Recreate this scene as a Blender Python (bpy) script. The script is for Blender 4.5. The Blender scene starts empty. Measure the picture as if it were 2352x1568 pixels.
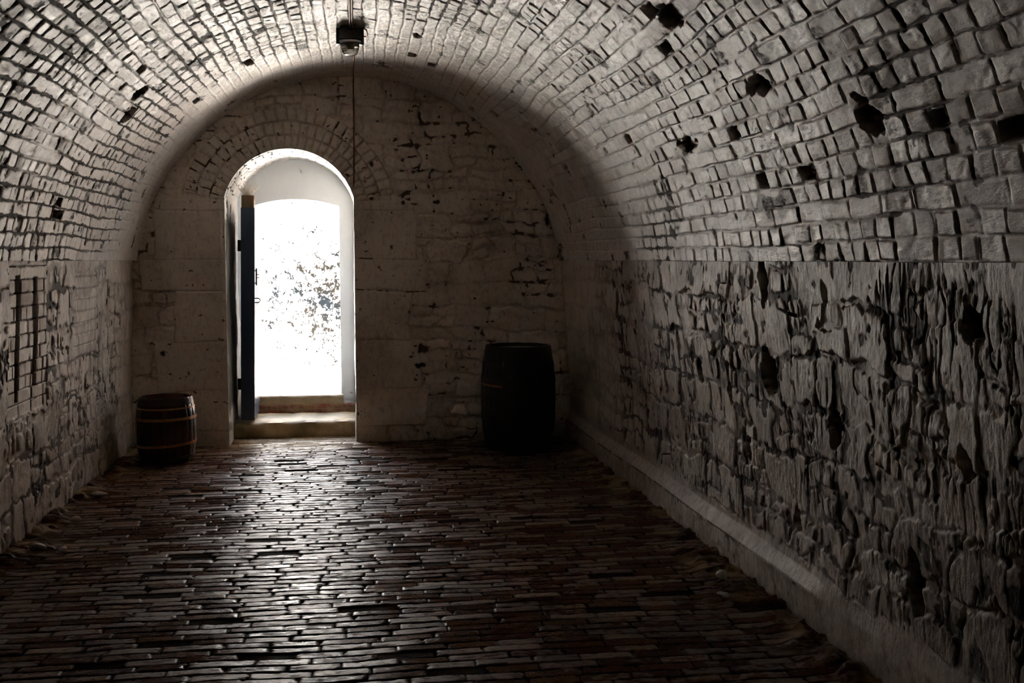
import bpy, bmesh, math, random
import numpy as np
from mathutils import Vector, Matrix
C = bpy.context.scene
COL = C.collection
random.seed(7)
rng = np.random.default_rng(11)

# ------------------------------------------------------------ camera, world, sun, exposure
cd = bpy.data.cameras.new('camera'); cam = bpy.data.objects.new('camera', cd); COL.objects.link(cam)
C.camera = cam
cd.sensor_width = 36.0; cd.lens = 2400.0/2352*36.0; cd.clip_start = 0.05; cd.clip_end = 200
th, ph = math.radians(8.55), math.radians(4.5)
cam.location = (0, 0, 1.6)
fw = Vector((math.sin(th)*math.cos(ph), math.cos(th)*math.cos(ph), -math.sin(ph)))
cam.rotation_euler = fw.to_track_quat('-Z', 'Y').to_euler()

w = bpy.data.worlds.new('sky'); C.world = w; w.use_nodes = True
wn = w.node_tree.nodes; wl = w.node_tree.links
bgn = wn['Background']; sky = wn.new('ShaderNodeTexSky')
sky.sky_type = 'NISHITA'; sky.sun_disc = False; sky.sun_elevation = math.radians(52)
sky.sun_rotation = math.radians(120); sky.altitude = 20; sky.air_density = 1.6; sky.dust_density = 3.0
wl.new(sky.outputs[0], bgn.inputs[0]); bgn.inputs[1].default_value = 0.55

sd = bpy.data.lights.new('sun', 'SUN'); sun = bpy.data.objects.new('sun', sd); COL.objects.link(sun)
sd.energy = 38.0; sd.angle = math.radians(1.0); sd.color = (1.0, 0.94, 0.86)
sun.rotation_euler = Vector((0.55, 0.20, -1.0)).to_track_quat('-Z', 'Y').to_euler()
sun.location = (6, 6, 12)

C.view_settings.view_transform = 'Standard'; C.view_settings.look = 'None'
C.view_settings.gamma = 1.0; C.view_settings.use_curve_mapping = False
C.view_settings.exposure = 2.8
cy = C.cycles
cy.use_denoising = True; cy.max_bounces = 9; cy.diffuse_bounces = 8; cy.glossy_bounces = 4
cy.transmission_bounces = 6; cy.sample_clamp_indirect = 12.0; cy.caustics_reflective = False
cy.caustics_refractive = False; cy.use_adaptive_sampling = False

# ------------------------------------------------------------ numpy noise
def _h(ix, iy, s):
    a = (ix.astype(np.int64)*374761393 + iy.astype(np.int64)*668265263 + s*2147483647) & 0xFFFFFFFF
    a = ((a ^ (a >> 13))*1274126177) & 0xFFFFFFFF
    a = ((a ^ (a >> 16))*2246822519) & 0xFFFFFFFF
    return ((a ^ (a >> 15)) & 0xFFFFFF)/float(0xFFFFFF)
def vn(x, y, s=0):
    ix = np.floor(x); iy = np.floor(y); fx = x-ix; fy = y-iy
    fx = fx*fx*(3-2*fx); fy = fy*fy*(3-2*fy)
    a = _h(ix, iy, s); b = _h(ix+1, iy, s); c = _h(ix, iy+1, s); d = _h(ix+1, iy+1, s)
    return a+(b-a)*fx + (c-a)*fy + (a-b-c+d)*fx*fy
def fb(x, y, s=0, o=4):
    t = 0; a = 0.5; n = 0
    for k in range(o):
        t = t+a*vn(x, y, s+k*17); n += a; a *= .5; x = x*2.03+11.3; y = y*2.03+5.7
    return t/n
def ss(a, b, x):
    t = np.clip((x-a)/(b-a), 0, 1); return t*t*(3-2*t)
def worley(x, y, s, jit=.85):
    ix = np.floor(x); iy = np.floor(y)
    d1 = np.full(x.shape, 9.); d2 = d1.copy(); cid = np.zeros(x.shape); cx = d1.copy(); cyy = d1.copy()
    for i in (-1, 0, 1):
        for j in (-1, 0, 1):
            a = ix+i; b = iy+j
            px = a+.5+(_h(a, b, s)-.5)*jit; py = b+.5+(_h(a, b, s+3)-.5)*jit
            d = np.maximum(np.abs(x-px), np.abs(y-py))*.8+np.hypot(x-px, y-py)*.2
            m = d < d1
            d2 = np.where(m, d1, np.minimum(d2, d)); cid = np.where(m, _h(a, b, s+9), cid)
            cx = np.where(m, x-px, cx); cyy = np.where(m, y-py, cyy); d1 = np.where(m, d, d1)
    return d2-d1, cid, cx, cyy
def bricks(u, v, ch, seed, Ls, wob=.010):
    """u across courses, v along them: distance to joint, brick random numbers, local coordinates"""
    u = u+(vn(u*3, v*1.3, seed)-.5)*wob*1.6+(vn(u*14, v*9, seed+1)-.5)*wob*.5
    v = v+(vn(u*9, v*7, seed+2)-.5)*wob*1.4
    i = np.floor(u/ch).astype(int); fu = u/ch-i
    n = 400; rr = np.random.default_rng(seed)
    L = np.array([Ls[k % len(Ls)] for k in range(n)]); flip = rr.random(n) < .25
    L = np.where(flip, rr.choice(Ls, n), L)*(1+.06*(rr.random(n)-.5)); O = rr.random(n)*3
    ii = np.clip(i+20, 0, n-1)
    w_ = (v+40+O[ii])/L[ii]; j = np.floor(w_); fv = w_-j
    # each joint is shifted a little
    sh = (_h(i*1., j, seed+5)-.5)*.22; sh2 = (_h(i*1., j+1, seed+5)-.5)*.22
    fv2 = (fv-sh)/(1+sh2-sh)
    lo = fv2 < 0; hi = fv2 > 1
    j = j-lo+hi
    fvv = np.clip(np.where(lo, -fv2, np.where(hi, fv2-1, fv2)), 0, 1)
    du = np.minimum(fu, 1-fu)*ch; dv = np.minimum(fvv, 1-fvv)*L[ii]
    d = np.minimum(du, dv)-.35*np.exp(-np.hypot(du, dv)/.010)*.010
    return d, _h(i*1., j, seed+7), _h(i*1., j, seed+8), _h(i*1., j, seed+9), (fu-.5), (fvv-.5)

# ------------------------------------------------------------ mesh helpers
def grid(name, P, attrs, mat, keep=None, snap=None):
    nu, nv = P.shape[:2]
    V = P.reshape(-1, 3)
    idx = np.arange(nu*nv).reshape(nu, nv)
    F = np.stack([idx[:-1, :-1], idx[1:, :-1], idx[1:, 1:], idx[:-1, 1:]], -1).reshape(-1, 4)
    if keep is not None:
        F = F[keep.reshape(-1)]
        used = np.zeros(len(V), bool); used[F.reshape(-1)] = True
        if snap is not None: V = snap(V, used)
        mp = np.cumsum(used)-1; V = V[used]; F = mp[F]
        attrs = {k: a.reshape(-1)[used] for k, a in attrs.items()}
    me = bpy.data.meshes.new(name)
    me.vertices.add(len(V)); me.vertices.foreach_set('co', V.astype(np.float32).reshape(-1))
    me.loops.add(F.size); me.loops.foreach_set('vertex_index', F.reshape(-1).astype(np.int32))
    me.polygons.add(len(F)); me.polygons.foreach_set('loop_start', np.arange(0, F.size, 4, dtype=np.int32))
    me.polygons.foreach_set('loop_total', np.full(len(F), 4, dtype=np.int32))
    me.update(calc_edges=True)
    me.polygons.foreach_set('use_smooth', np.ones(len(F), bool))
    for k, a in attrs.items():
        at = me.attributes.new(k, 'FLOAT', 'POINT'); at.data.foreach_set('value', a.astype(np.float32).reshape(-1))
    me.materials.append(mat)
    o = bpy.data.objects.new(name, me); COL.objects.link(o)
    return o
def struct(o): o['kind'] = 'structure'; return o
def obj(name, bm, mat, parent=None, smooth=True, angle=.6):
    bmesh.ops.recalc_face_normals(bm, faces=bm.faces)
    me = bpy.data.meshes.new(name); bm.to_mesh(me); bm.free()
    if smooth:
        me.polygons.foreach_set('use_smooth', [True]*len(me.polygons))
        me.set_sharp_from_angle(angle=angle)
    me.materials.append(mat)
    o = bpy.data.objects.new(name, me); COL.objects.link(o)
    if parent: o.parent = parent
    return o
def thing(name, label, cat, loc=(0, 0, 0), group=None):
    o = bpy.data.objects.new(name, None); COL.objects.link(o); o.location = loc; o.empty_display_size = .1
    return tag(o, label, cat, group)
def tag(o, label, cat, group=None):
    o['label'] = label; o['category'] = cat
    if group: o['group'] = group
    return o
def box(bm, x0, x1, y0, y1, z0, z1, bev=0, seg=2):
    r = bmesh.ops.create_cube(bm, size=1)
    bmesh.ops.scale(bm, verts=r['verts'], vec=(x1-x0, y1-y0, z1-z0))
    bmesh.ops.translate(bm, verts=r['verts'], vec=((x0+x1)/2, (y0+y1)/2, (z0+z1)/2))
    if bev:
        ed = list({e for v in r['verts'] for e in v.link_edges})
        bmesh.ops.bevel(bm, geom=ed, offset=bev, segments=seg, affect='EDGES', profile=.6)
def lathe(bm, prof, n=48, cx=0, cy_=0, squash=1):
    rings = []
    for r, z in prof:
        rings.append([bm.verts.new((cx+max(r, 1e-4)*math.cos(2*math.pi*k/n), cy_+squash*max(r, 1e-4)*math.sin(2*math.pi*k/n), z)) for k in range(n)])
    for a, b in zip(rings, rings[1:]):
        for k in range(n): bm.faces.new((a[k], a[(k+1) % n], b[(k+1) % n], b[k]))
    return rings
def tube(bm, pts, r, n=10):
    pts = [Vector(p) for p in pts]; rings = []
    for i, p in enumerate(pts):
        t = (pts[min(i+1, len(pts)-1)]-pts[max(i-1, 0)]).normalized()
        a = t.cross(Vector((0, 0, 1)) if abs(t.z) < .9 else Vector((1, 0, 0))).normalized(); b = t.cross(a)
        rr = r[i] if isinstance(r, (list, tuple)) else r
        rings.append([bm.verts.new(p+(a*math.cos(2*math.pi*k/n)+b*math.sin(2*math.pi*k/n))*rr) for k in range(n)])
    for a, b in zip(rings, rings[1:]):
        for k in range(n): bm.faces.new((a[k], a[(k+1) % n], b[(k+1) % n], b[k]))
    bm.faces.new(rings[0][::-1]); bm.faces.new(rings[-1])

# ------------------------------------------------------------ materials
class M:
    def __init__(s, name, rough=.6, metal=0, spec=.5):
        s.m = bpy.data.materials.new(name); s.m.use_nodes = True; s.t = s.m.node_tree; s.n = s.t.nodes
        s.b = s.n['Principled BSDF']; s.b.inputs['Roughness'].default_value = rough
        s.b.inputs['Metallic'].default_value = metal; s.b.inputs['Specular IOR Level'].default_value = spec
        g = s.n.new('ShaderNodeNewGeometry'); s.pos = g.outputs['Position']
        tc = s.n.new('ShaderNodeTexCoord'); s.oc = tc.outputs['Object']
    def link(s, a, b): s.t.links.new(a, b)
    def put(s, inp, v):
        if hasattr(v, 'is_output') or isinstance(v, bpy.types.NodeSocket): s.link(v, inp)
        elif isinstance(v, tuple) and len(v) == 3 and inp.type == 'RGBA': inp.default_value = (*v, 1)
        else: inp.default_value = v
    def noise(s, scale, detail=4, rough=.6, vec=None, st=(1, 1, 1), dist=0):
        mp = s.n.new('ShaderNodeMapping'); mp.inputs['Scale'].default_value = st; s.link(vec or s.oc, mp.inputs[0])
        n = s.n.new('ShaderNodeTexNoise'); n.inputs['Scale'].default_value = scale; n.inputs['Detail'].default_value = detail
        n.inputs['Roughness'].default_value = rough; n.inputs['Distortion'].default_value = dist
        s.link(mp.outputs[0], n.inputs['Vector']); return n.outputs['Fac']
    def ramp(s, v, stops):
        r = s.n.new('ShaderNodeValToRGB'); e = r.color_ramp.elements
        while len(e) < len(stops): e.new(.5)
        for q, (p, c) in zip(e, stops):
            q.position = p; q.color = (*c, 1) if isinstance(c, tuple) else (c, c, c, 1)
        s.link(v, r.inputs[0]); return r.outputs[0]
    def mix(s, f, a, b, mode='MIX'):
        n = s.n.new('ShaderNodeMix'); n.data_type = 'RGBA'; n.blend_type = mode
        s.put(n.inputs[0], f); s.put(n.inputs[6], a); s.put(n.inputs[7], b); return n.outputs[2]
    def math(s, op, a, b=0., c=None):
        n = s.n.new('ShaderNodeMath'); n.operation = op; s.put(n.inputs[0], a); s.put(n.inputs[1], b)
        if c is not None: s.put(n.inputs[2], c)
        return n.outputs[0]
    def attr(s, name):
        n = s.n.new('ShaderNodeAttribute'); n.attribute_name = name; return n.outputs['Fac']
    def bump(s, h, dist, strength=1., prev=None):
        n = s.n.new('ShaderNodeBump'); n.inputs['Distance'].default_value = dist; n.inputs['Strength'].default_value = strength
        s.link(h, n.inputs['Height'])
        if prev: s.link(prev, n.inputs['Normal'])
        return n.outputs[0]
    def out(s, col=None, rough=None, nrm=None):
        if col is not None: s.put(s.b.inputs['Base Color'], col)
        if rough is not None: s.put(s.b.inputs['Roughness'], rough)
        if nrm is not None: s.link(nrm, s.b.inputs['Normal'])
        return s.m

def limewash(name, base, warm, st=(1, 1, 1), st6=(1, 1, .6), gloss=(.35, .6), bumpd=.004, brown=(.045, .028, .020)):
    """old limewash: attributes bare = paint lost, in places painted shade, tint = stained, hole = raw brick or void"""
    m = M(name, .5)
    n1 = m.noise(9, 5, .65); n2 = m.noise(60, 4, .7, st=st); n3 = m.noise(2.2, 3, .5); n4 = m.noise(230, 3, .7, st=st)
    c = m.mix(m.ramp(n1, [(.32, 0.), (.7, 1.)]), base, warm)
    c = m.mix(m.ramp(n3, [(.35, 0.), (.65, .55)]), c, tuple(x*.80 for x in base))
    n5 = m.noise(420, 2, .8); n6 = m.noise(30, 5, .75, st=st6)
    c = m.mix(m.ramp(n5, [(.30, .55), (.52, 0.)]), c, tuple(x*.45 for x in warm))
    c = m.mix(m.ramp(n6, [(.36, .70), (.50, 0.)]), c, tuple(x*.58 for x in warm))
    speck = m.ramp(n2, [(.29, 1.), (.37, 0.)])
    c = m.mix(m.math('MULTIPLY', speck, .75), c, (.09, .065, .05))
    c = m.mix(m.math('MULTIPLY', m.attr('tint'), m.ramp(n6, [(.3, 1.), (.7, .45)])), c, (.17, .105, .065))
    b = m.math('ADD', m.attr('bare'), m.math('MULTIPLY', m.math('SUBTRACT', n2, .5), .8))
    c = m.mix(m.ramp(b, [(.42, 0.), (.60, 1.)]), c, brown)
    hl = m.mix(n1, (.012, .007, .005), (.10, .028, .016))
    c = m.mix(m.attr('hole'), c, hl)
    r = m.ramp(n1, [(.35, gloss[0]), (.65, gloss[1])])
    r = m.mix(m.attr('bare'), r, (.8, .8, .8))
    nr = m.bump(n4, bumpd*.25, 1.); nr = m.bump(n2, bumpd, .9, nr)
    return m.out(c, r, nr)
m_vault = limewash('limewashed_brick', (.80, .735, .68), (.70, .625, .565), st=(1, .35, 1), gloss=(.30, .5), bumpd=.0035)
m_side = limewash('limewashed_rubble', (.78, .70, .63), (.62, .51, .42), st=(1, 1, .34), gloss=(.34, .52), bumpd=.006)
m_end = limewash('limewashed_ashlar', (.86, .765, .665), (.79, .68, .565), gloss=(.55, .7), bumpd=.0016, brown=(.115, .072, .042))
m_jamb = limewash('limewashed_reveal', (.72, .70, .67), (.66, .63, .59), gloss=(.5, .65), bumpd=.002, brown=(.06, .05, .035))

def floor_mat():
    m = M('worn_floor_brick', .4)
    rv = m.attr('rv'); n1 = m.noise(7, 5, .65); n2 = m.noise(90, 4, .75, st=(.45, 1, 1)); n3 = m.noise(1.1, 3, .5)
    c = m.ramp(rv, [(0., (.050, .011, .005)), (.35, (.15, .044, .016)), (.7, (.20, .080, .032)), (1., (.26, .165, .10))])
    c = m.mix(m.ramp(n1, [(.35, 0.), (.7, .7)]), c, (.095, .048, .026))
    n4 = m.noise(260, 3, .8, st=(.6, 1, 1)); n5 = m.noise(28, 5, .75, st=(.5, 1, 1))
    c = m.mix(m.ramp(n2, [(.34, .85), (.52, 0.)]), c, (.022, .009, .006))
    c = m.mix(m.ramp(n4, [(.36, .8), (.52, 0.)]), c, (.020, .011, .008))
    c = m.mix(m.ramp(n4, [(.60, 0.), (.70, .6)]), c, (.36, .25, .16))
    c = m.mix(m.ramp(n5, [(.50, 0.), (.64, .75)]), c, (.040, .014, .008))
    c = m.mix(m.attr('bare'), c, (.012, .008, .006))
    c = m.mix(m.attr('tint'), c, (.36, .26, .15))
    r = m.ramp(m.math('ADD', m.math('MULTIPLY', m.attr('gl'), .35), m.math('ADD', m.math('MULTIPLY', n1, .35), m.math('MULTIPLY', n3, .35))), [(.36, .13), (.60, .42)])
    r = m.mix(m.ramp(n5, [(.50, 0.), (.64, .8)]), r, (.75, .75, .75))
    r = m.mix(m.attr('bare'), r, (.85, .85, .85))
    nr = m.bump(n2, .0017, 1.)
    m.link(m.mix(m.attr('bare'), m.ramp(m.math('ADD', m.math('MULTIPLY', n5, .7), m.math('MULTIPLY', m.attr('gl'), -.25)), [(.13, .62), (.28, .02)]), (0., 0., 0.)), m.b.inputs['Specular IOR Level'])
    m.b.inputs['Specular Tint'].default_value = (1, .90, .78, 1)
    return m.out(c, r, nr)
m_floor = floor_mat()

# ------------------------------------------------------------ shared spacing along the room
YE = 9.2; R0 = 1.857; ZC = 1.315
ys = [2.35]
while ys[-1] < YE+.03: ys.append(ys[-1]+.0019*ys[-1])
ys = np.array(ys); ys = ys*(YE+.03)/ys[-1]
near = np.linspace(-1.5, 2.3, 10)
yall = np.concatenate([near, ys])
def smooth_far(v, u, s):   # limewash is thick and even near the end wall
    return ss(7.6, 8.9, v+(fb(u*1.6, v*1.2, s)-.5)*1.8)

# ------------------------------------------------------------ vault
a0 = math.asin((1.585-ZC)/R0); arc = R0*(math.pi-2*a0)
uu = np.linspace(0, arc, 1180)
U, V = np.meshgrid(uu, yall, indexing='ij')
d, r1, r2, r3, lu, lv = bricks(U, V, arc/66, 21, [.118, .118, .232, .112], .020)
far = smooth_far(V, U, 5)
lost = ss(.43, .66, fb(U*.9+3, V*.8, 71, 4)+.10*ss(3.2, 5.0, U)-.22*far)         # zones where the paint has gone from the joints
ero = fb(U*26, V*20, 33, 3)
jw = .0005+.0040*r3+.020*np.clip(ero-.50, 0, 1)*(.5+lost)
face = ss(0, .0055, d-jw)
blot = fb(U*13+7, V*10, 91, 4)
hole = ((r1 > .992) & (V < 8.9))*1.*(ss(.006, .016, d+.02*(ero-.5)))
for (ux, vy, ru, rv_) in [(1.17, 4.35, .05, .12), (4.25, 7.05, .07, .10), (4.1, 6.85, .05, .07), (.75, 4.0, .05, .09), (.52, 3.3, .07, .07), (.62, 5.1, .035, .11), (2.2, 7.3, .03, .09)]:
    q = np.hypot((U-ux)/ru, (V-vy)/rv_)+(fb(U*22, V*18, 55, 3)-.5)*1.2
    hole = np.maximum(hole, ss(1.15, .85, q))
h = -.0055*(1-face)*(1-.6*far) + ((r1-.5)*.007+(r2-.5)*.006*lu+(r3-.5)*.009*lv)*face*(1-.6*far) + (fb(U*2, V*1.5, 8)-.5)*.035 + (fb(U*42, V*24, 9, 3)-.5)*.0055*(1-.5*far)
chip = ss(.62, .72, blot)*(1-face*.3)*lost
h += -.006*chip - .05*hole + .02*ss(9.10, 9.2, V)
h = np.where(V < 2.35, 0, h); h[0] = -.12; h[-1] = -.12
bare = np.clip((1-face)*(.12+1.0*lost)*(1-.75*far)+.9*chip*(1-far)+.55*ss(.68, .76, fb(U*7, V*6, 44, 4)), 0, 1)
tint = np.clip(.5*ss(.5, .75, fb(U*1.2, V*.9, 61, 4))*(r2 > .3)+.35*(r1 > .9)+.25*(r2 < .08), 0, .8)*(1-.6*far)
ang = a0+U/R0; rr_ = R0-h
P = np.stack([rr_*np.cos(ang), V, ZC+rr_*np.sin(ang)], -1)
bare = np.where(V < 2.3, 1., bare); tint = np.where(V < 2.3, 1., tint)  # out-of-view stretch coloured brown to cut bounced light
struct(grid('ceiling', P, dict(bare=bare, tint=tint, hole=hole), m_vault))

# ------------------------------------------------------------ side walls
def rubble(A, Z, seed, far, dens=1.0):
    """height and masks of limewashed rubble; A along the wall, Z up"""
    wa = A+(fb(A*2.3, Z*2.3, seed, 3)-.5)*.20+(fb(A*15, Z*7, seed+1, 3)-.5)*.07; wz = Z+(fb(A*2.1+9, Z*2.4, seed+4, 3)-.5)*.12+(fb(A*13, Z*9, seed+6, 3)-.5)*.05
    e1, c1, b1, g1, y1, x1 = bricks(wz, wa, .235, seed+10, [.19, .30, .42, .24], .05)
    e2, c2, b2, g2, y2, x2 = bricks(wz, wa, .1175, seed+20, [.10, .17, .24, .13], .04)
    big = (b1 > .50)*1.
    e = np.where(big > 0, e1, np.minimum(e1, e2)); c = np.where(big > 0, c1, c2)
    lx = np.where(big > 0, x1, x2); lz = np.where(big > 0, y1, y2)
    rg = np.clip(fb(A*22, Z*11, seed+2, 4)-.40, 0, 1)
    ed = ss(.0, .012, e-.002-.060*rg)
    amp = 1-.82*far
    stre = fb(A*44+3*fb(A*4, Z*3, seed+31), Z*13, seed+30, 5)              # vertical drips and cracks
    rid = 1-np.abs(2*stre-1)
    zone = ss(.36, .60, fb(A*1.9, Z*1.9, seed+40, 3))
    h = -.008*(1-ed)*amp + ((c-.5)*.016+(lx*(c-.4)+lz*(.6-c))*.022)*ed*amp + (rid-.6)*.0035*amp*zone + (fb(A*60, Z*34, seed+55, 3)-.5)*.0055*amp + (fb(A*16, Z*13, seed+50, 4)-.5)*.008*amp + (fb(A*1.5, Z*1.3, seed+60, 3)-.5)*.05
    crack = ss(.88, .97, 1-np.abs(2*fb(A*24, Z*5, seed+70, 3)-1))*ss(.50, .66, fb(A*3.5, Z*3, seed+80, 3))
    h -= .006*crack*amp
    pit = ss(.66, .73, fb(A*14, Z*10, seed+90, 4))
    h -= .004*pit*amp
    bare = np.clip(((1-ed)*.70*ss(.35, .62, fb(A*3, Z*3, seed+91, 3))+crack*.75+pit*.7)*dens, 0, 1)*(1-.93*far)
    tint = np.clip((1-ed)*.8*(1-.6*far)+.5*(c > .75)*(1-far)+.6*ss(.48, .75, fb(A*2.6, Z*3.0, seed+93, 4))+.35*ss(.45, .65, stre)*(1-far), 0, .9)
    return h, bare, tint
zz = np.concatenate([np.linspace(-.03, 1.66, 330)])
yr = [2.35]
while yr[-1] < YE+.03: yr.append(yr[-1]*1.00125)
A, Z = np.meshgrid(np.concatenate([near, yr]), zz, indexing='ij')
far = smooth_far(A+.55, Z*1.3+4, 9)*.96
h, bare, tint = rubble(A, Z, 100, far)
hole = 0*A
for (ya, za, ra, rz) in [(4.62, 1.08, .085, .105), (3.95, .90, .06, .075), (3.98, 1.47, .03, .05), (4.60, 1.50, .05, .10), (5.6, .98, .03, .08), (5.15, .97, .025, .13), (4.45, .42, .04, .05), (3.0, .95, .03, .06), (2.95, 1.4, .05, .05), (5.0, .66, .03, .08), (6.3, .85, .02, .07), (3.35, .45, .04, .12)]:
    q = np.hypot((A-ya)/ra, (Z-za)/rz)+(fb(A*28, Z*16, 155, 3)-.5)*1.1
    hole = np.maximum(hole, ss(1.1, .9, q))
h -= .07*hole
XB = np.clip(1.872+(9.2-A)*.017, 1.86, 1.95)
ledge = .045*ss(3.5, 5.0, A+(fb(A*3, Z*0, 3)-.5)*1.2)
zl = .17+.02*(vn(A*.9, A*0, 6)-.5)
base = XB+ledge*np.clip((Z-zl+.012)/.062, 0, 1)
X = base+(1.846-base)*ss(.35, 1.6, Z)*1.0
top = ss(1.50, 1.6, Z)
near0 = A < 2.35
hh = np.where(near0, 0, h*(1-.5*top)*(.10+.90*ss(zl+.03, zl+.16, Z)))
Pr = np.stack([X-hh, A, Z], -1)
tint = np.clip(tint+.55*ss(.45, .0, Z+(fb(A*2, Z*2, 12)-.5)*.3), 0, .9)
lz_ = ss(.0, .02, Z-zl+.03)*ss(.11, .06, Z-zl)*(A < 9.1)
bare = bare*(1-.85*lz_)*(1-.5*ss(zl, zl-.06, Z)); bare = np.maximum(bare, .8*np.exp(-((Z-zl+.022)/.006)**2)*ss(4.2, 5.4, A)*(fb(A*9, Z*9, 15) > .4)); tint = np.clip(tint*(1-.5*lz_)+.25*lz_*ss(.3, .7, fb(A*4, Z*4, 16)), 0, .9)  # thin dark line under the ledge lip: overhang shade put in the colour
bare = np.where(A < 2.3, 1., bare)  # unseen near stretch coloured dark so it bounces less light
struct(grid('wall_right', Pr, dict(bare=bare, tint=tint, hole=hole), m_side))

yl = np.concatenate([np.linspace(-1.5, 5.0, 14), np.arange(5.1, YE+.03, .0105)])
A, Z = np.meshgrid(yl, zz, indexing='ij')
far = smooth_far(A-.25, Z*1.3+14, 19)*.9
h, bare, tint = rubble(A, Z, 300, far)
# bricked-up opening with two shallow slots, their dark depth put in as black colour, and a second flat bricked patch nearer the end wall
def patch(y0, y1, z0, z1, f=.03):
    return ss(y0-f, y0, A)*ss(y1+f, y1, A)*ss(z0-f, z0, Z)*ss(z1+f, z1, Z)
d, r1, r2, r3, lu, lv = bricks(Z, A, .078, 77, [.11, .225], .008)
pm = patch(6.02, 6.72, .72, 1.56, .025)
bf = ss(.000, .005, d-.002*fb(A*20, Z*20, 3, 2))
hb = -.010*(1-bf)+(r1-.5)*.006-.008
h = h*.75*(1-pm)+hb*pm; bare = bare*(1-pm)+np.clip((1-bf)*.8+.35*(fb(A*9, Z*9, 2)>.62), 0, 1)*pm; tint = tint*(1-pm)+.30*r2*pm
slot = np.zeros_like(A)
for (ya, z0, z1) in [(6.17, .80, 1.50), (6.50, .86, 1.49)]:
    slot = np.maximum(slot, ss(.040, .033, np.abs(A-ya-.01*(fb(Z*6, A*0, 4)-.5)))*ss(z0-.01, z0, Z)*ss(z1+.01, z1, Z))
pm2 = patch(7.35, 7.95, .95, 1.5, .03)
h = h*(1-pm2)+(-.006*(1-bf)-.004)*pm2; bare = bare*(1-pm2)+np.clip((1-bf)*.40, 0, 1)*pm2
h -= .035*slot
base = 1.875+.02*ss(9, 6, A)+.03*ss(.14, .0, Z)*0
X = -(base+(1.846-base)*ss(.35, 1.6, Z))
Pl = np.stack([X+np.where(A < 5.05, 0, h*(1-.5*ss(1.5, 1.6, Z))), A, Z], -1)
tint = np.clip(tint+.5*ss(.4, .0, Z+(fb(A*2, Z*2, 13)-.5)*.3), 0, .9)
bare = np.where(A < 4.9, 1., bare)  # unseen stretch of this wall darkened too, to absorb bounce
struct(grid('wall_left', Pl, dict(bare=bare, tint=tint, hole=slot), m_side))

# ------------------------------------------------------------ door profile and end wall
DX0, DX1, SPR, ARC_R = -1.087, 0.0, 2.13, .565
DXC = (DX0+DX1)/2; AZ = SPR-math.sqrt(ARC_R**2-(DXC-DX0)**2)
def inside(x, z):    # inside the round-arched embrasure
    return (x > DX0) & (x < DX1) & (z < AZ+np.sqrt(np.maximum(ARC_R**2-(x-DXC)**2, 0)))
def edge_d(x, z):
    r = np.hypot(x-DXC, z-AZ)-ARC_R
    sd_ = np.maximum(DX0-x, x-DX1)
    return np.where(z > SPR, np.maximum(r, sd_*0-9), np.maximum(sd_, -9))
xs = np.arange(-1.95, 1.951, .0068); zs = np.arange(-.03, 3.26, .0068)
X, Z = np.meshgrid(xs, zs, indexing='ij')
ed = edge_d(X, Z)
wx = X+(fb(X*2, Z*2, 201, 3)-.5)*.10; wz = Z+(fb(X*1.6, Z*2, 202, 3)-.5)*.06
# rubble field
wx2 = wx+(fb(X*6, Z*6, 203, 4)-.5)*.16; wz2 = wz+(fb(X*5, Z*7, 204, 4)-.5)*.09
e1, c1, b1, g1, y1, x1 = bricks(wz2, wx2, .20, 210, [.26, .40, .52, .33], .04)
e2, c2, b2, g2, y2, x2 = bricks(wz2, wx2, .10, 220, [.16, .24, .30], .03)
big = b1 > .45
e = np.where(big, e1, np.minimum(e1, e2)); c = np.where(big, c1, c2)
rub_e = ss(0, .016, e-.03*np.clip(fb(X*14, Z*20, 206, 3)-.45, 0, 1)); rub_h = -.016*(1-rub_e)*ss(.3, .6, fb(X*3, Z*3, 205, 3))+(c-.5)*.020*rub_e
# squared blocks beside the door
hz = np.array([-.3, .13, .47, .90, 1.33, 1.60, 2.02, 2.5]); ic = np.clip(np.searchsorted(hz, wz)-1, 0, 6)
dz = np.minimum(np.abs(wz-hz[ic]), np.abs(hz[ic+1]-wz))
side = np.where(X > DXC, 1, 0)
wid = np.where(side == 1, np.array([.28, .62, .58, .50, .60, .52, .50])[ic], np.array([.62, .40, .60, .42, .68, .56, .5])[ic])
dd = np.where(side == 1, wx-DX1, DX0-wx)
blk = (dd < wid) & (dd > -.2) & (Z < 2.1)
be = np.minimum(dz, np.abs(wid-dd)); bl_e = ss(0, .012, be)
blk_h = -.007*(1-bl_e)+.012
# voussoirs of the arch
rr2 = np.hypot(X-DXC, Z-AZ); tt = np.arctan2(Z-AZ, X-DXC)
d, r1, r2, r3, lu, lv = bricks(rr2-ARC_R, tt*.80, .115, 41, [.078, .082, .076], .010)
vring = (rr2 < ARC_R+.345) & (tt > .22) & (tt < math.pi-.22)
v_e = ss(.001, .012, d); v_h = -.010*(1-v_e)+(r1-.5)*.006+.004
H = np.where(vring, v_h*1.4, np.where(blk, blk_h, rub_h))
E_ = np.where(vring, v_e, np.where(blk, bl_e, rub_e))
H = H+(fb(X*1.4, Z*1.4, 230, 3)-.5)*.03+(fb(X*18, Z*18, 232, 4)-.5)*np.where(blk, .003, .012)+(fb(X*5, Z*9, 236, 3)-.5)*np.where(blk, 0, .034)+(.5-np.abs(fb(X*4+2*fb(X*2,Z*2,237), Z*6, 238, 4)-.5)*4)*np.where(blk|vring, 0, .012)
sp = fb(X*15, Z*22, 240, 4); zone = ss(.50, .68, fb(X*1.9+2, Z*2.2, 242, 3)+.10*np.exp(-((X-1.1)**2/.25+(Z-2.05)**2/.04))+.16*vring*(X < .1))
bare = np.clip((1-E_)*ss(.50, .60, sp)*(.02+1.0*zone)*.95+.8*ss(.765, .79, fb(X*19, Z*24, 250, 4)), 0, 1)
hole = np.zeros_like(X)
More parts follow.
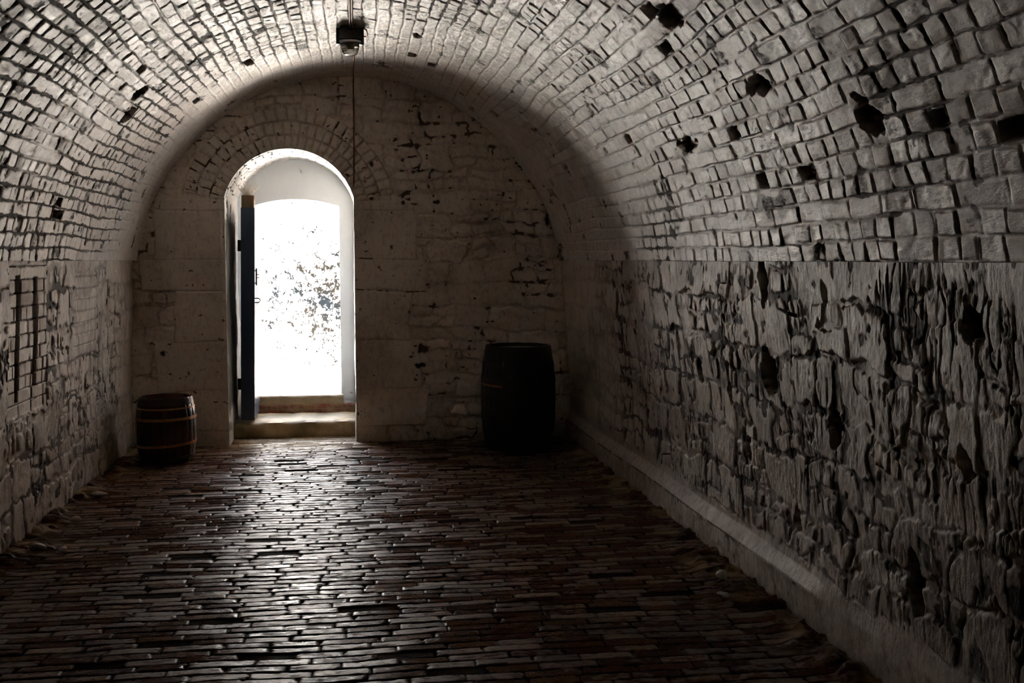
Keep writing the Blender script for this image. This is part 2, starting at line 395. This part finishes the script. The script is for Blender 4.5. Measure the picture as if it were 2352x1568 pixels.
for (xa, za, ra, rz) in [(.588, .815, .040, .036), (.565, .668, .058, .020), (.72, 2.10, .03, .02), (.16, 2.42, .018, .02), (.52, .84, .016, .010), (.50, .775, .010, .008), (1.70, 1.95, .02, .05), (-1.62, .8, .02, .03)]:
    q = np.hypot((X-xa)/ra, (Z-za)/rz)+(fb(X*45, Z*45, 255, 3)-.5)*1.3
    hole = np.maximum(hole, ss(1.1, .9, q))
H -= .012*hole
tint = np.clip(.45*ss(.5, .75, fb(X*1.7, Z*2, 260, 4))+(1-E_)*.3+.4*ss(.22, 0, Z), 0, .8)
fall = ss(0, .035, ed)
H = H*fall-.010*np.exp(-np.maximum(ed, 0)/.012)
Pe = np.stack([X, YE-H, Z], -1)
xc = (xs[:-1]+xs[1:])/2; zc_ = (zs[:-1]+zs[1:])/2
XC, ZCC = np.meshgrid(xc, zc_, indexing='ij')
keep = ~inside(XC, ZCC)
def snap(V_, used):
    x = V_[:, 0].copy(); z = V_[:, 2].copy(); e = edge_d(x, z)
    m = used & (np.abs(e) < .008) & (z < 2.6)
    up_ = m & (z > SPR)
    r = np.hypot(x-DXC, z-AZ); V_[up_, 0] = DXC+(x[up_]-DXC)/r[up_]*ARC_R; V_[up_, 2] = AZ+(z[up_]-AZ)/r[up_]*ARC_R
    lo = m & (z <= SPR)
    V_[lo, 0] = np.where(x[lo] < DXC, DX0, DX1); return V_
struct(grid('wall_back', Pe, dict(bare=bare, tint=tint, hole=hole), m_end, keep, snap))

# embrasure: jambs and arched soffit running back to the outer frame
YO = 10.2
half = math.asin((DXC-DX0)/ARC_R)
n1, n2 = 250, 210
prof = []; s_ = 0
for k in range(n1): prof.append((DX0, -.03+(SPR+.03)*k/n1, 1, 0))
for k in range(n2+1):
    t = math.pi/2+half-2*half*k/n2; prof.append((DXC+ARC_R*math.cos(t), AZ+ARC_R*math.sin(t), -math.cos(t), -math.sin(t)))
for k in range(1, n1+1): prof.append((DX1, SPR-(SPR+.03)*k/n1, -1, 0))
prof = np.array(prof)
sl = np.concatenate([[0], np.cumsum(np.hypot(np.diff(prof[:, 0]), np.diff(prof[:, 1])))])
yv = np.linspace(YE-.004, YO+.02, 110)
S, Y = np.meshgrid(sl, yv, indexing='ij')
px, pz, nx, nz = [prof[:, k][:, None] for k in range(4)]
onarc = ss(SPR-.03, SPR+.03, pz)
d, r1, r2, r3, lu, lv = bricks(Y-YE, S, .115, 51, [.079, .082], .010)
fe = ss(.001, .012, d)
h = (-.009*(1-fe)+(r1-.5)*.006)*onarc+(1-onarc)*((fb(S*3, Y*3, 61, 4)-.5)*.035)+(fb(S*14, Y*14, 62, 3)-.5)*.006
h *= ss(YE, YE+.05, Y)
bare = np.clip((1-fe)*onarc*ss(.38, .55, fb(S*11, Y*11, 63))*1.1+(1-onarc)*ss(.60, .70, fb(S*6, Y*7, 64)), 0, 1)
mould_and_leaf_shade = (px < DXC)*(1-onarc)*ss(2.12, 1.80, pz)*ss(.05, .45, pz+.3*(fb(S*4, Y*4, 69)-.5))*ss(YE-.01, YE+.03, Y+.04*(fb(S*9, Y*9, 67)-.5))*ss(YE+.86, YE+.72, Y+.1*(fb(S*7, Y*7, 68)-.5))  # mould stain together with the door leaf's shadow, painted into the jamb
bare = np.clip(bare*(Y < YE+.7)+mould_and_leaf_shade*(.60+.6*fb(S*5, Y*6, 66, 4)), 0, 1)
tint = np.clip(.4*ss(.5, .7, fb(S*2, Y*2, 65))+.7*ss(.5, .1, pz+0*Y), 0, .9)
Pj = np.stack([px+nx*h, Y, pz+nz*h], -1)
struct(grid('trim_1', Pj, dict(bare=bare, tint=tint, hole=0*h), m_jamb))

# ------------------------------------------------------------ floor
xf = np.arange(-2.0, 2.01, .0085); yf = np.concatenate([np.linspace(-1.5, 3.3, 12), np.arange(3.4, 9.72, .0046)])
X, Y = np.meshgrid(xf, yf, indexing='ij')
d, r1, r2, r3, lu, lv = bricks(Y, X, .0665, 91, [.222, .235, .215], .008)
fe = ss(0, .0045, d-.0015-.014*np.clip(fb(X*16, Y*30, 92, 4)-.46, 0, 1)*2)
edge = ss(.32, .05, 1.93-np.abs(X)+(fb(X*3, Y*3, 93, 3)-.5)*.35)
h = -.0045*(1-fe)+((r1-.5)*.0045+(r2-.5)*.0018*lu+(r3-.5)*.004*lv)*fe+(fb(X*1.1, Y*1.1, 94, 3)-.5)*.022+(fb(X*40, Y*55, 95, 3)-.5)*.0011
gone = (r1 > .955)*fe*(1-edge); h -= .008*gone
lump = fb(X*9, Y*14, 96, 4)
h = h*(1-.6*edge)+edge*(.028*ss(.45, .7, lump)+.006)
h = np.where(Y < 3.35, -.004, h)
sand = ss(9.25, 9.0, Y)
bare = np.clip((1-fe)*(1-.5*edge)+.9*gone, 0, 1)
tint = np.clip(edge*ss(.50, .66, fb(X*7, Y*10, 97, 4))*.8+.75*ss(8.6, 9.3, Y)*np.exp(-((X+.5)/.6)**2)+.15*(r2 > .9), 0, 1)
rvv = np.clip(.8*r3**1.4+.5*fb(X*.8, Y*.8, 98, 3)-.20, 0, 1)
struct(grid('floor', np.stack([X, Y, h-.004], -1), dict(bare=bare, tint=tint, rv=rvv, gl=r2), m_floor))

# ------------------------------------------------------------ wall behind the camera
bm = bmesh.new(); box(bm, -2.1, 2.1, -1.6, -1.45, -.05, 3.3)
m_boards = M('bounce_absorbing_boarding', .7); m_boards = m_boards.out(m_boards.mix(m_boards.noise(6, 4), (.05, .03, .02), (.03, .02, .012)))  # unseen boards, made dark to soak up bounced light
struct(obj('wall_front', bm, m_boards, smooth=False))

# ------------------------------------------------------------ outer frame wall with the segmental doorway
OX0, OX1, OZ0, OS, OT = -.932, -.140, .30, 2.105, 2.168
def slab(name, mat, x0, x1, z0, z1, y0, y1):
    n = 16; bm = bmesh.new(); L = []
    hw = (OX1-OX0)/2; rise = OT-OS; Rr = (hw*hw+rise*rise)/(2*rise); cx = (OX0+OX1)/2
    arcp = [(OX0+(OX1-OX0)*k/n, 0) for k in range(n+1)]
    arcp = [(x, OT-Rr+math.sqrt(Rr*Rr-(x-cx)**2)) for x, _ in arcp]
    def q(pts):
        f = [bm.verts.new((x, y0, z)) for x, z in pts]; b = [bm.verts.new((x, y1, z)) for x, z in pts]
        bm.faces.new(f); bm.faces.new(b[::-1])
        m = len(pts)
        for k in range(m): bm.faces.new((f[k], b[k], b[(k+1) % m], f[(k+1) % m]))
    q([(x0, z0), (OX0, z0), (OX0, OS), (x0, OS)])
    q([(OX1, z0), (x1, z0), (x1, OS), (OX1, OS)])
    for a, b in zip(arcp, arcp[1:]): q([a, b, (b[0], z1), (a[0], z1)])
    q([(x0, OS), (OX0, OS), (OX0, z1), (x0, z1)]); q([(OX1, OS), (x1, OS), (x1, z1), (OX1, z1)])
    q([(OX0, z0), (OX1, z0), (OX1, OZ0-.045), (OX0, OZ0-.045)])
    return struct(obj(name, bm, mat, smooth=False))
def plain_wash():
    m = M('outer_limewash', .7)
    n1 = m.noise(7, 5, .65); n2 = m.noise(3, 4, .6, st=(1, 1, .25))
    c = m.mix(m.ramp(n2, [(.4, 0.), (.75, .5)]), (.70, .73, .76), (.55, .57, .58))
    c = m.mix(m.ramp(n1, [(.66, 0.), (.72, .7)]), c, (.16, .13, .10))
    return m.out(c, .7, m.bump(n1, .004))
m_wash = plain_wash()
slab('wall_outer', m_wash, -6, 6, -.05, 4.4, YO, YO+.16)

def stone_mat(name, a, b, dark, sc=8, rough=.6):
    m = M(name, rough); n1 = m.noise(sc, 6, .7); n2 = m.noise(sc*6, 4, .7); n3 = m.noise(2.5, 3, .5)
    c = m.mix(m.ramp(n1, [(.35, 0.), (.65, 1.)]), a, b)
    c = m.mix(m.ramp(n3, [(.45, 0.), (.62, .8)]), c, dark)
    return m.out(c, rough, m.bump(n2, .003, .8, m.bump(n1, .01, .8)))
m_step = stone_mat('step_stone', (.46, .34, .19), (.30, .20, .09), (.12, .085, .03))
m_sill = stone_mat('sill_stone', (.34, .27, .18), (.25, .18, .10), (.15, .11, .06))
def rough_block(name, x0, x1, y0, y1, z0, z1, mat, amp=.008, bev=.018, cuts=26):
    bm = bmesh.new(); box(bm, x0, x1, y0, y1, z0, z1)
    bmesh.ops.subdivide_edges(bm, edges=[e for e in bm.edges if abs(e.verts[0].co.x-e.verts[1].co.x) > .1], cuts=cuts, use_grid_fill=True)
    bmesh.ops.subdivide_edges(bm, edges=[e for e in bm.edges if abs(e.verts[0].co.x-e.verts[1].co.x) < .01], cuts=5, use_grid_fill=True)
    r = random.Random(name)
    for v in bm.verts:
        c = v.co
        ax = min(abs(c.y-y0), abs(c.y-y1)); az = min(abs(c.z-z0), abs(c.z-z1))
        n = amp*(math.sin(c.x*19+c.z*31)+math.sin(c.x*47+c.y*23+1.7)*.6+r.uniform(-.7, .7))
        if ax < 1e-5 and az < 1e-5:
            c.y += bev*.6*(1 if abs(c.y-y0) < 1e-5 else -1); c.z += -bev*.5 if abs(c.z-z1) < 1e-5 else 0
        if abs(c.z-z1) < 1e-5: c.z += n*.4
        if abs(c.y-y0) < 1e-5: c.y += n
    return obj(name, bm, mat, angle=1.0)
struct(rough_block('trim_2', DX0-.02, DX1+.02, 9.56, YO+.01, -.03, .135, m_step))
def riser_mat():
    m = M('red_brick_riser', .7); bt = m.n.new('ShaderNodeTexBrick')
    mp = m.n.new('ShaderNodeMapping'); mp.inputs['Rotation'].default_value = (math.radians(90), 0, 0); m.link(m.oc, mp.inputs[0]); m.link(mp.outputs[0], bt.inputs[0])
    bt.inputs['Color1'].default_value = (.20, .05, .03, 1); bt.inputs['Color2'].default_value = (.13, .035, .02, 1)
    bt.inputs['Mortar'].default_value = (.17, .12, .08, 1); bt.inputs['Scale'].default_value = 1.0
    bt.inputs['Brick Width'].default_value = .21; bt.inputs['Row Height'].default_value = .085; bt.inputs['Mortar Size'].default_value = .006
    n1 = m.noise(12, 5, .7)
    c = m.mix(m.ramp(n1, [(.42, 0.), (.58, .95)]), bt.outputs[0], (.22, .14, .075))
    return m.out(c, .7, m.bump(n1, .006, .8))
m_riser = riser_mat()
struct(rough_block('trim_3', DX0+.06, DX1-.005, 10.12, YO+.01, .12, .215, m_riser, amp=.004, bev=.008))
struct(rough_block('trim_4', OX0-.04, OX1+.02, 10.13, YO+.17, .20, .300, m_sill, amp=.002, bev=.010))

# ------------------------------------------------------------ outside: paved passage and the sunlit wall opposite
def yard_mat():
    m = M('pale_paving', .8); n = m.noise(6, 4, .6)
    return m.out(m.mix(n, (.76, .74, .70), (.66, .64, .60)), .8, m.bump(n, .01))
bm = bmesh.new(); box(bm, -6, 6, YO+.16, 13.2, .05, .24)
struct(obj('floor_yard', bm, yard_mat(), smooth=False))
def yardwall_mat():
    m = M('sunlit_stained_limewash', .8)
    n1 = m.noise(9, 6, .75); n2 = m.noise(34, 5, .8, st=(1, 1, .8)); n3 = m.noise(2.4, 2, .5)
    sep = m.n.new('ShaderNodeSeparateXYZ'); m.link(m.oc, sep.inputs[0])
    gx = m.math('SUBTRACT', 1., m.math('ABSOLUTE', m.math('MULTIPLY', m.math('SUBTRACT', sep.outputs[0], -.30), .62)))
    gz = m.math('SUBTRACT', 1., m.math('ABSOLUTE', m.math('MULTIPLY', m.math('SUBTRACT', sep.outputs[2], 1.12), .80)))
    g = m.math('MULTIPLY', m.math('MULTIPLY', gx, gz), .13)
    v = m.math('ADD', m.math('MULTIPLY_ADD', n1, .55, m.math('MULTIPLY', n2, .45)), g)
    f = m.ramp(v, [(.565, 0.), (.60, 1.)])
    c = m.mix(f, (.60, .60, .60), m.mix(m.ramp(n3, [(.4, 0.), (.6, 1.)]), (.005, .0062, .0075), (.008, .0071, .0062)))
    m.b.inputs['Specular IOR Level'].default_value = 0
    return m.out(c, .8, m.bump(n1, .006))
bm = bmesh.new(); box(bm, -6, 6, 13.2, 13.45, .05, 3.3)
struct(obj('wall_yard', bm, yardwall_mat(), smooth=False))
bm = bmesh.new(); box(bm, .14, .45, YO+.17, 13.2, .24, 3.3)  # unseen dark wall added to keep yard light off the left vault
struct(obj('wall_added_blocker', bm, stone_mat('blocker_dark_brick', (.10, .07, .05), (.07, .05, .04), (.03, .025, .02)), smooth=False))

# ------------------------------------------------------------ door leaf, folded back into the embrasure
def paint(name, a, b, rough=.4, sc=20, st=(1, 1, .1)):
    m = M(name, rough); n = m.noise(sc, 5, .7, st=st); n2 = m.noise(sc*4, 3, .7, st=st)
    return m.out(m.mix(m.ramp(n, [(.35, 0.), (.7, 1.)]), a, b), m.ramp(n, [(.3, rough*.8), (.7, rough*1.3)]), m.bump(n2, .001, .6))
def metal(name, col, rough=.45, rust=None, met=1.0):
    m = M(name, rough, met); n = m.noise(30, 5, .7)
    c = m.mix(m.ramp(n, [(.4, 0.), (.65, 1.)]), col, rust or tuple(x*.6 for x in col))
    return m.out(c, rough, m.bump(n, .0008, .6))
m_blue = paint('blue_black_door_paint', (.035, .055, .10), (.022, .034, .065))
m_iron = metal('black_iron', (.03, .03, .032), .5, (.05, .028, .018), .7)
m_raw = paint('raw_door_timber', (.19, .12, .07), (.12, .075, .045), .6)
door = bpy.data.objects.new('door_1', None); COL.objects.link(door); door.location = (-.984, 10.1, .16); door.rotation_euler = (0, .0185, 0); door['kind'] = 'structure'
def dobj(name, bm, mat, **k):
    bmesh.ops.translate(bm, verts=bm.verts, vec=(1.0, -10.1, -.16)); return obj(name, bm, mat, door, **k)
bm = bmesh.new()
for k in range(4): box(bm, -1.037, -.923, 9.56+k*.124, 9.56+k*.124+.121, .165, 2.05, .004)
leaf = dobj('planks', bm, m_blue, angle=.5)
for z in (.34, 1.12, 1.92):
    bm = bmesh.new(); box(bm, -.924, -.918, 9.57, 10.05, z-.07, z+.07, .004); dobj('cross_rail', bm, m_blue, angle=.5)
bm = bmesh.new(); box(bm, -1.038, -.918, 9.535, 9.562, .16, 2.055, .004); dobj('closing_stile', bm, m_blue, angle=.5)
bm = bmesh.new(); box(bm, -1.034, -.925, 9.545, 9.66, 2.052, 2.165, .006); dobj('raw_timber_block', bm, m_raw)
for z in (.48, 1.72):
    bm = bmesh.new(); box(bm, -1.047, -1.034, 9.56, 10.15, z-.025, z+.025, .003); tube(bm, [(-1.055, 9.60, z-.05), (-1.055, 9.60, z+.05)], .018, 12); dobj('hinge_strap', bm, m_iron)
bm = bmesh.new(); tube(bm, [(-.905, 9.55, 1.37), (-.905, 9.55, 1.52)], .007, 8)
for z in (1.39, 1.50): tube(bm, [(-.93, 9.55, z), (-.903, 9.55, z)], .005, 8)
bolt = dobj('bolt', bm, m_iron)
bm = bmesh.new()
tube(bm, [(-.887+.015*math.cos(t), 9.55, 1.452+.015*math.sin(t)) for t in np.linspace(0, 6.28, 20)], .0035, 8)
ring = obj('ring', bm, m_iron, bolt); bmesh_t = Matrix.Translation((1.0, -10.1, -.16)); ring.data.transform(bmesh_t)
bm = bmesh.new()
pts = [(-.93, 9.55, 1.255), (-.890, 9.55, 1.255)]+[(-.890+.019*math.sin(t), 9.55, 1.236+.019*math.cos(t)) for t in np.linspace(.2, 2.94, 9)]+[(-.890, 9.55, 1.217), (-.93, 9.55, 1.217)]
tube(bm, pts, .005, 8); dobj('staple', bm, m_iron)
# dry straw-like tuft wedged on top of the leaf
m_str = paint('dry_bristle', (.78, .75, .70), (.60, .54, .46), .7)
bm = bmesh.new(); rd = random.Random(5)
for k in range(120):
    a = rd.uniform(-.95, .95); L = rd.uniform(.07, .17)*(1-.2*abs(a)); b = rd.uniform(-.35, .35)
    p0 = Vector((-.981+rd.uniform(-.03, .03), 9.60+rd.uniform(-.03, .03), 2.195-rd.uniform(0, .0)))
    dv = Vector((math.sin(a), b, math.cos(a))); mid = p0+dv*L*.5+Vector((0, 0, .006))
    tube(bm, [p0-dv*.02, mid, p0+dv*L], [.0016, .0012, .0005], 4)
tuft = tag(obj('bristle_tuft', bm, m_str), 'pale dry bristle tuft fanning out on top of the open door', 'bristle tuft')
tuft.data.transform(Matrix.Translation((.98, -9.6, -2.19))); tuft.location = (-.928, 9.6, 2.155)

# ------------------------------------------------------------ bulkhead lamp and cables on the crown of the vault
m_cast = metal('dark_cast_metal', (.05, .05, .055), .42, (.03, .03, .033), .6)
m_alu = metal('worn_aluminium', (.55, .56, .56), .3, (.35, .35, .34))
m_copper = metal('orange_brown_cable', (.26, .085, .045), .45, (.16, .05, .03), .15)
m_grey = metal('grey_conduit', (.16, .15, .13), .4, (.08, .08, .07), .5)
m_glass = M('clear_ribbed_glass', .08); m_glass.b.inputs['Transmission Weight'].default_value = .85; m_glass.b.inputs['IOR'].default_value = 1.45
m_glass = m_glass.out((.86, .88, .78), .12)
LY, LZ = 7.36, 3.165
lamp = thing('bulkhead_lamp', 'dark cast bulkhead lamp with clear glass dome at the crown of the vault', 'lamp', (-.012, LY, LZ))
bm = bmesh.new()
lathe(bm, [(0, .012), (.070, .012), (.078, .005), (.080, -.010), (.084, -.045), (.088, -.075), (.084, -.082), (0, -.082)], 40)
for s in (-1, 1): box(bm, s*.080-.014, s*.080+.014, -.03, .03, -.108, .002, .006)
obj('housing', bm, m_cast, lamp)
bm = bmesh.new(); lathe(bm, [(.066, -.080), (.078, -.080), (.080, -.086), (.078, -.096), (.072, -.100), (.066, -.098), (.066, -.080)], 40); obj('clamp_ring', bm, m_alu, lamp)
bm = bmesh.new(); pr = [(.064, -.092)]
for k in range(1, 40):
    t = k/39; r = .064*math.cos(t*1.45)**.55; z = -.092-.088*math.sin(t*1.5)
    pr.append((r+(.0018*math.sin(t*40) if t > .35 else 0), z))
pr.append((.0005, -.181)); lathe(bm, pr, 40); obj('glass_dome', bm, m_glass, lamp)
bm = bmesh.new(); lathe(bm, [(.001, -.07), (.012, -.072), (.013, -.09), (.018, -.10), (.022, -.12), (.016, -.138), (.001, -.143)], 20); obj('bulb', bm, M('pearl_bulb', .3).out((.6, .58, .5)), lamp)
bm = bmesh.new(); lathe(bm, [(.001, .0), (.012, .0), (.012, .022), (.009, .03), (.001, .03)], 16); 
gl = obj('cable_gland', bm, m_cast, lamp); gl.data.transform(Matrix.Rotation(math.radians(90), 4, 'X')); gl.location = (0, -.083, -.012)
def vz(y): return 3.155-.004*math.sin(y*5)
bm = bmesh.new()
tube(bm, [(-.012, LY-.10, LZ-.012), (-.012, LY-.14, LZ-.014)]+[(-.012, y, vz(y)) for y in np.linspace(LY-.2, 4.6, 40)], .0055, 8)
tag(obj('conduit', bm, m_grey), 'thin grey conduit running along the vault crown into the lamp', 'conduit')
bm = bmesh.new()
pts = [(.002, y, vz(y)+.002) for y in np.linspace(4.6, LY-.20, 40)]
pts += [(.006, LY-.13, 3.156), (.03, LY-.11, 3.158), (.075, LY-.09, 3.158), (.098, LY-.05, 3.152), (.104, LY, 3.135), (.098, LY+.04, 3.125), (.070, LY+.05, 3.130)]
tube(bm, pts, .0055, 8)
tag(obj('cable', bm, m_copper), 'orange-brown cable along the vault crown looping round the right of the lamp', 'cable')
bm = bmesh.new()
pts = [(.004, LY+.10, 3.150), (.008, LY+.25, 3.150)]+[(.010+.003*math.sin(y*4), y, 3.150-.004*math.sin(y*3)) for y in np.linspace(LY+.4, 9.10, 24)]
pts += [(.010, 9.145, 3.14), (.008, 9.165, 3.11)]+[(.006+.003*math.sin(z*5), 9.168, z) for z in np.linspace(3.05, 2.30, 24)]+[(.002, 9.17, 2.25), (-.004, 9.185, 2.22)]
tube(bm, pts, .0065, 8)
wire = tag(obj('cable', bm, m_copper), 'orange-brown cable from the lamp down the end wall to the door arch', 'cable')
for k, z in enumerate((2.95, 2.72, 2.42)):
    bm = bmesh.new(); box(bm, -.006, .018, 9.158, 9.185, z-.004, z+.004, .001); obj('cable_clip', bm, m_grey, wire)

# ------------------------------------------------------------ barrels
def wood(name, a, b, rough=.4):
    m = M(name, rough); n = m.noise(14, 5, .7, st=(1, 1, .12)); n2 = m.noise(70, 4, .7, st=(1, 1, .1))
    return m.out(m.mix(m.ramp(n, [(.3, 0.), (.7, 1.)]), a, b), m.ramp(n2, [(.3, rough*.8), (.7, rough*1.25)]), m.bump(n2, .0015, .8))
def barrel(name, label, loc, H, rm, re, ns, wmat, hmats, hoops, lidmat, rot, tilt, group=None):
    t = thing(name, label, 'barrel', loc)
    t.rotation_euler = (0, 0, rot)
    def rad(z): q = (2*z/H-1); return re+(rm-re)*(1-abs(q)**2.1)
    bm = bmesh.new(); n = ns*8; rings = []
    zs_ = [H*k/40 for k in range(41)]
    def gr(k): f = (k % 8)/8; return 1-.022*math.exp(-(min(f, 1-f)*8)**2*1.6)
    for z in zs_: rings.append([bm.verts.new((rad(z)*gr(k)*math.cos(2*math.pi*k/n), rad(z)*gr(k)*math.sin(2*math.pi*k/n), z+(.0015*math.sin((k//8)*2.3) if z > H*.98 else 0))) for k in range(n)])
    for (dr, z) in [(-.020, H), (-.022, H-.028), (-.022, H-.05)]:
        rings.append([bm.verts.new(((re+dr)*math.cos(2*math.pi*k/n), (re+dr)*math.sin(2*math.pi*k/n), z)) for k in range(n)])
    for a, b in zip(rings, rings[1:]):
        for k in range(n): bm.faces.new((a[k], a[(k+1) % n], b[(k+1) % n], b[k]))
    bm.faces.new(rings[0][::-1])
    obj('staves', bm, wmat, t)
    bm = bmesh.new(); nb = 6; r = re-.020
    for k in range(nb):
        x0 = -r+2*r*k/nb; x1 = -r+2*r*(k+1)/nb-.002
        m_ = 8; top_ = []; 
        for s in range(m_+1):
            x = x0+(x1-x0)*s/m_; top_.append((x, math.sqrt(max(r*r-x*x, 0))))
        pts = top_+[(x, -y) for x, y in top_[::-1]]
        pts = [p for i, p in enumerate(pts) if i == 0 or (abs(p[0]-pts[i-1][0])+abs(p[1]-pts[i-1][1])) > 1e-5]
        if abs(pts[0][0]-pts[-1][0])+abs(pts[0][1]-pts[-1][1]) < 1e-5: pts.pop()
        a = [bm.verts.new((x, y, H-.030)) for x, y in pts]; b = [bm.verts.new((x, y, H-.048)) for x, y in pts]
        bm.faces.new(a); bm.faces.new(b[::-1])
        for i in range(len(pts)): bm.faces.new((a[i], b[i], b[(i+1) % len(pts)], a[(i+1) % len(pts)]))
    obj('head', bm, lidmat, t, smooth=False)
    for (zc, wd, mi, tl) in hoops:
        bm = bmesh.new(); rg = []; N = 96
        for (dz, dr) in [(-wd/2, -.002), (-wd/2, .0035), (wd/2, .0035), (wd/2, -.002), (-wd/2, -.002)]:
            ring_ = []
            for k in range(N):
                a = 2*math.pi*k/N; z = zc+dz+tl*math.cos(a-rot_off); z = min(max(z, .002), H-.001)
                ring_.append(bm.verts.new(((rad(z)+dr)*math.cos(a), (rad(z)+dr)*math.sin(a), z)))
            rg.append(ring_)
        for a_, b_ in zip(rg, rg[1:]):
            for k in range(N): bm.faces.new((a_[k], a_[(k+1) % N], b_[(k+1) % N], b_[k]))
        hp = obj('hoop', bm, hmats[mi][0], t)
        if hmats[mi][1]: hp['label'] = hmats[mi][1]
    return t, rad
rot_off = 0.0
m_wood1 = wood('dark_red_brown_staves', (.060, .017, .008), (.026, .009, .005), .20)
m_wood2 = wood('black_stained_staves', (.012, .009, .007), (.006, .005, .004), .55)
m_rust = metal('orange_rust_hoop', (.42, .15, .035), .42, (.26, .085, .02), .35)
m_hoopd = metal('dark_hoop', (.035, .018, .012), .40, (.06, .025, .012), .4)
m_hoopb = metal('blackened_hoop', (.018, .015, .013), .6, (.03, .018, .012), .3)
m_lid = wood('pale_barrel_head', (.20, .16, .12), (.13, .10, .075), .45)
barrel('small_barrel', 'small dark red-brown barrel with orange hoops in the left corner', (-1.497, 8.56, 0), .515, .232, .200, 22, m_wood1,
       [(m_hoopd, 'dark brown hoop'), (m_rust, 'orange rusty hoop')], [(.485, .045, 0, 0), (.435, .012, 1, .003), (.352, .022, 1, .004), (.145, .020, 1, .012), (.045, .022, 0, .006)], m_wood1, 0, 0)
lb, rad = barrel('large_barrel', 'large black barrel with pale recessed head by the right corner', (1.366, 8.735, 0), .875, .318, .272, 28, m_wood2,
       [(m_hoopb, None), (m_rust, 'rust-edged hoop')], [(.845, .055, 0, 0), (.72, .045, 0, 0), (.595, .045, 0, .003), (.565, .008, 0, .002), (.28, .045, 0, 0), (.155, .045, 0, 0), (.035, .055, 0, 0)], m_lid, 0, 0)
bm = bmesh.new()
N = 10; zc = .558
vs = []
for k in range(N):
    a = math.radians(190+k*5.2); z = zc-.010*k/N; r_ = rad(z)+.004
    vs.append((bm.verts.new((r_*math.cos(a), r_*math.sin(a), z-.007)), bm.verts.new((r_*math.cos(a), r_*math.sin(a), z+.007)),
               bm.verts.new(((r_-.006)*math.cos(a), (r_-.006)*math.sin(a), z-.007)), bm.verts.new(((r_-.006)*math.cos(a), (r_-.006)*math.sin(a), z+.007))))
for p, q in zip(vs, vs[1:]):
    bm.faces.new((p[0], q[0], q[1], p[1])); bm.faces.new((p[2], p[3], q[3], q[2])); bm.faces.new((p[1], q[1], q[3], p[3])); bm.faces.new((p[0], p[2], q[2], q[0]))
obj('rust_band', bm, m_rust, lb)['label'] = 'short orange rusty band'
bm = bmesh.new(); a = math.radians(208); z = .45
lathe(bm, [(0, .02), (.018, .02), (.022, 0), (.018, -.004), (0, -.004)], 16)
bg = obj('bung', bm, m_wood2, lb); bg.location = ((rad(z)-.004)*math.cos(a), (rad(z)-.004)*math.sin(a), z); bg.rotation_euler = (0, math.radians(90), a)
bm = bmesh.new(); tube(bm, [(0, 0, -.018), (0, 0, .018)], .003, 8)
st_ = obj('latch_pin', bm, m_alu, lb); a = math.radians(237); st_.location = ((rad(.74)+.008)*math.cos(a), (rad(.74)+.008)*math.sin(a), .735); st_['label'] = 'bright steel pin'

# ------------------------------------------------------------ irons in the right wall
def on_wall(y): return min(max(1.872+(9.2-y)*.017, 1.86), 1.95)
def iron(name, pts, r, label, cat, loc):
    bm = bmesh.new(); tube(bm, pts, r, 6); o = tag(obj(name, bm, m_iron), label, cat); o.location = loc; return o
iron('iron_bracket', [(.10, 0, 0), (.02, 0, 0), (-.025, .0, .012), (-.045, .05, .03)], [.010, .010, .009, .006], 'bent black iron bracket jutting from the rubble high on the right wall', 'bracket', (1.87, 4.27, 1.355))
iron('iron_nail', [(.08, 0, 0), (-.03, 0, 0), (-.035, .06, .005)], .005, 'thin black iron nail just under the brickwork of the right wall', 'nail', (1.86, 5.05, 1.48))
iron('iron_staple', [(.06, -.022, 0), (-.015, -.022, 0), (-.02, -.022, -.06)], .005, 'small black iron staple low on the right wall above the ledge', 'staple', (1.93, 6.35, .37))

# ------------------------------------------------------------ loose pieces on the floor
m_flake = stone_mat('fallen_limewash', (.62, .58, .53), (.48, .43, .37), (.30, .24, .18), 30)
def lumpy(name, loc, s, label, cat, seed, mat=m_flake):
    bm = bmesh.new(); bmesh.ops.create_icosphere(bm, subdivisions=3, radius=1)
    r = random.Random(seed); k = [r.uniform(1, 4) for _ in range(6)]
    for v in bm.verts:
        c = v.co; f = 1+.16*math.sin(c.x*k[0]+k[1])+.14*math.sin(c.y*k[2]*1.4+k[3])+.12*math.sin(c.z*k[4]+c.x*k[5])
        v.co = Vector((c.x*s[0], c.y*s[1], c.z*s[2]))*f
    o = tag(obj(name, bm, mat, angle=3), label, cat); o.location = (loc[0], loc[1], s[2]*.75+.004); o.rotation_euler = (0, 0, r.uniform(0, 3)); return o
lumpy('plaster_lump', (1.80, 4.92, 0), (.035, .028, .024), 'white plaster lump against the foot of the right wall', 'plaster lump', 1)
lumpy('plaster_flake', (1.72, 4.66, 0), (.030, .020, .010), 'small grey flake in front of the white lump by the right wall', 'plaster flake', 2)
lumpy('plaster_flake', (-1.72, 7.30, 0), (.050, .035, .016), 'pale flake farthest along the foot of the left wall', 'plaster flake', 3)
lumpy('plaster_flake', (-1.70, 6.62, 0), (.030, .022, .014), 'yellowish flake half way along the foot of the left wall', 'plaster flake', 4)
lumpy('plaster_lump', (-1.74, 5.98, 0), (.045, .030, .020), 'pale plaster lump nearest the left edge of the picture', 'plaster lump', 5)
lumpy('plaster_flake', (-1.60, 5.93, 0), (.030, .022, .015), 'brownish flake right of the plaster lump on the left edge', 'plaster flake', 6)
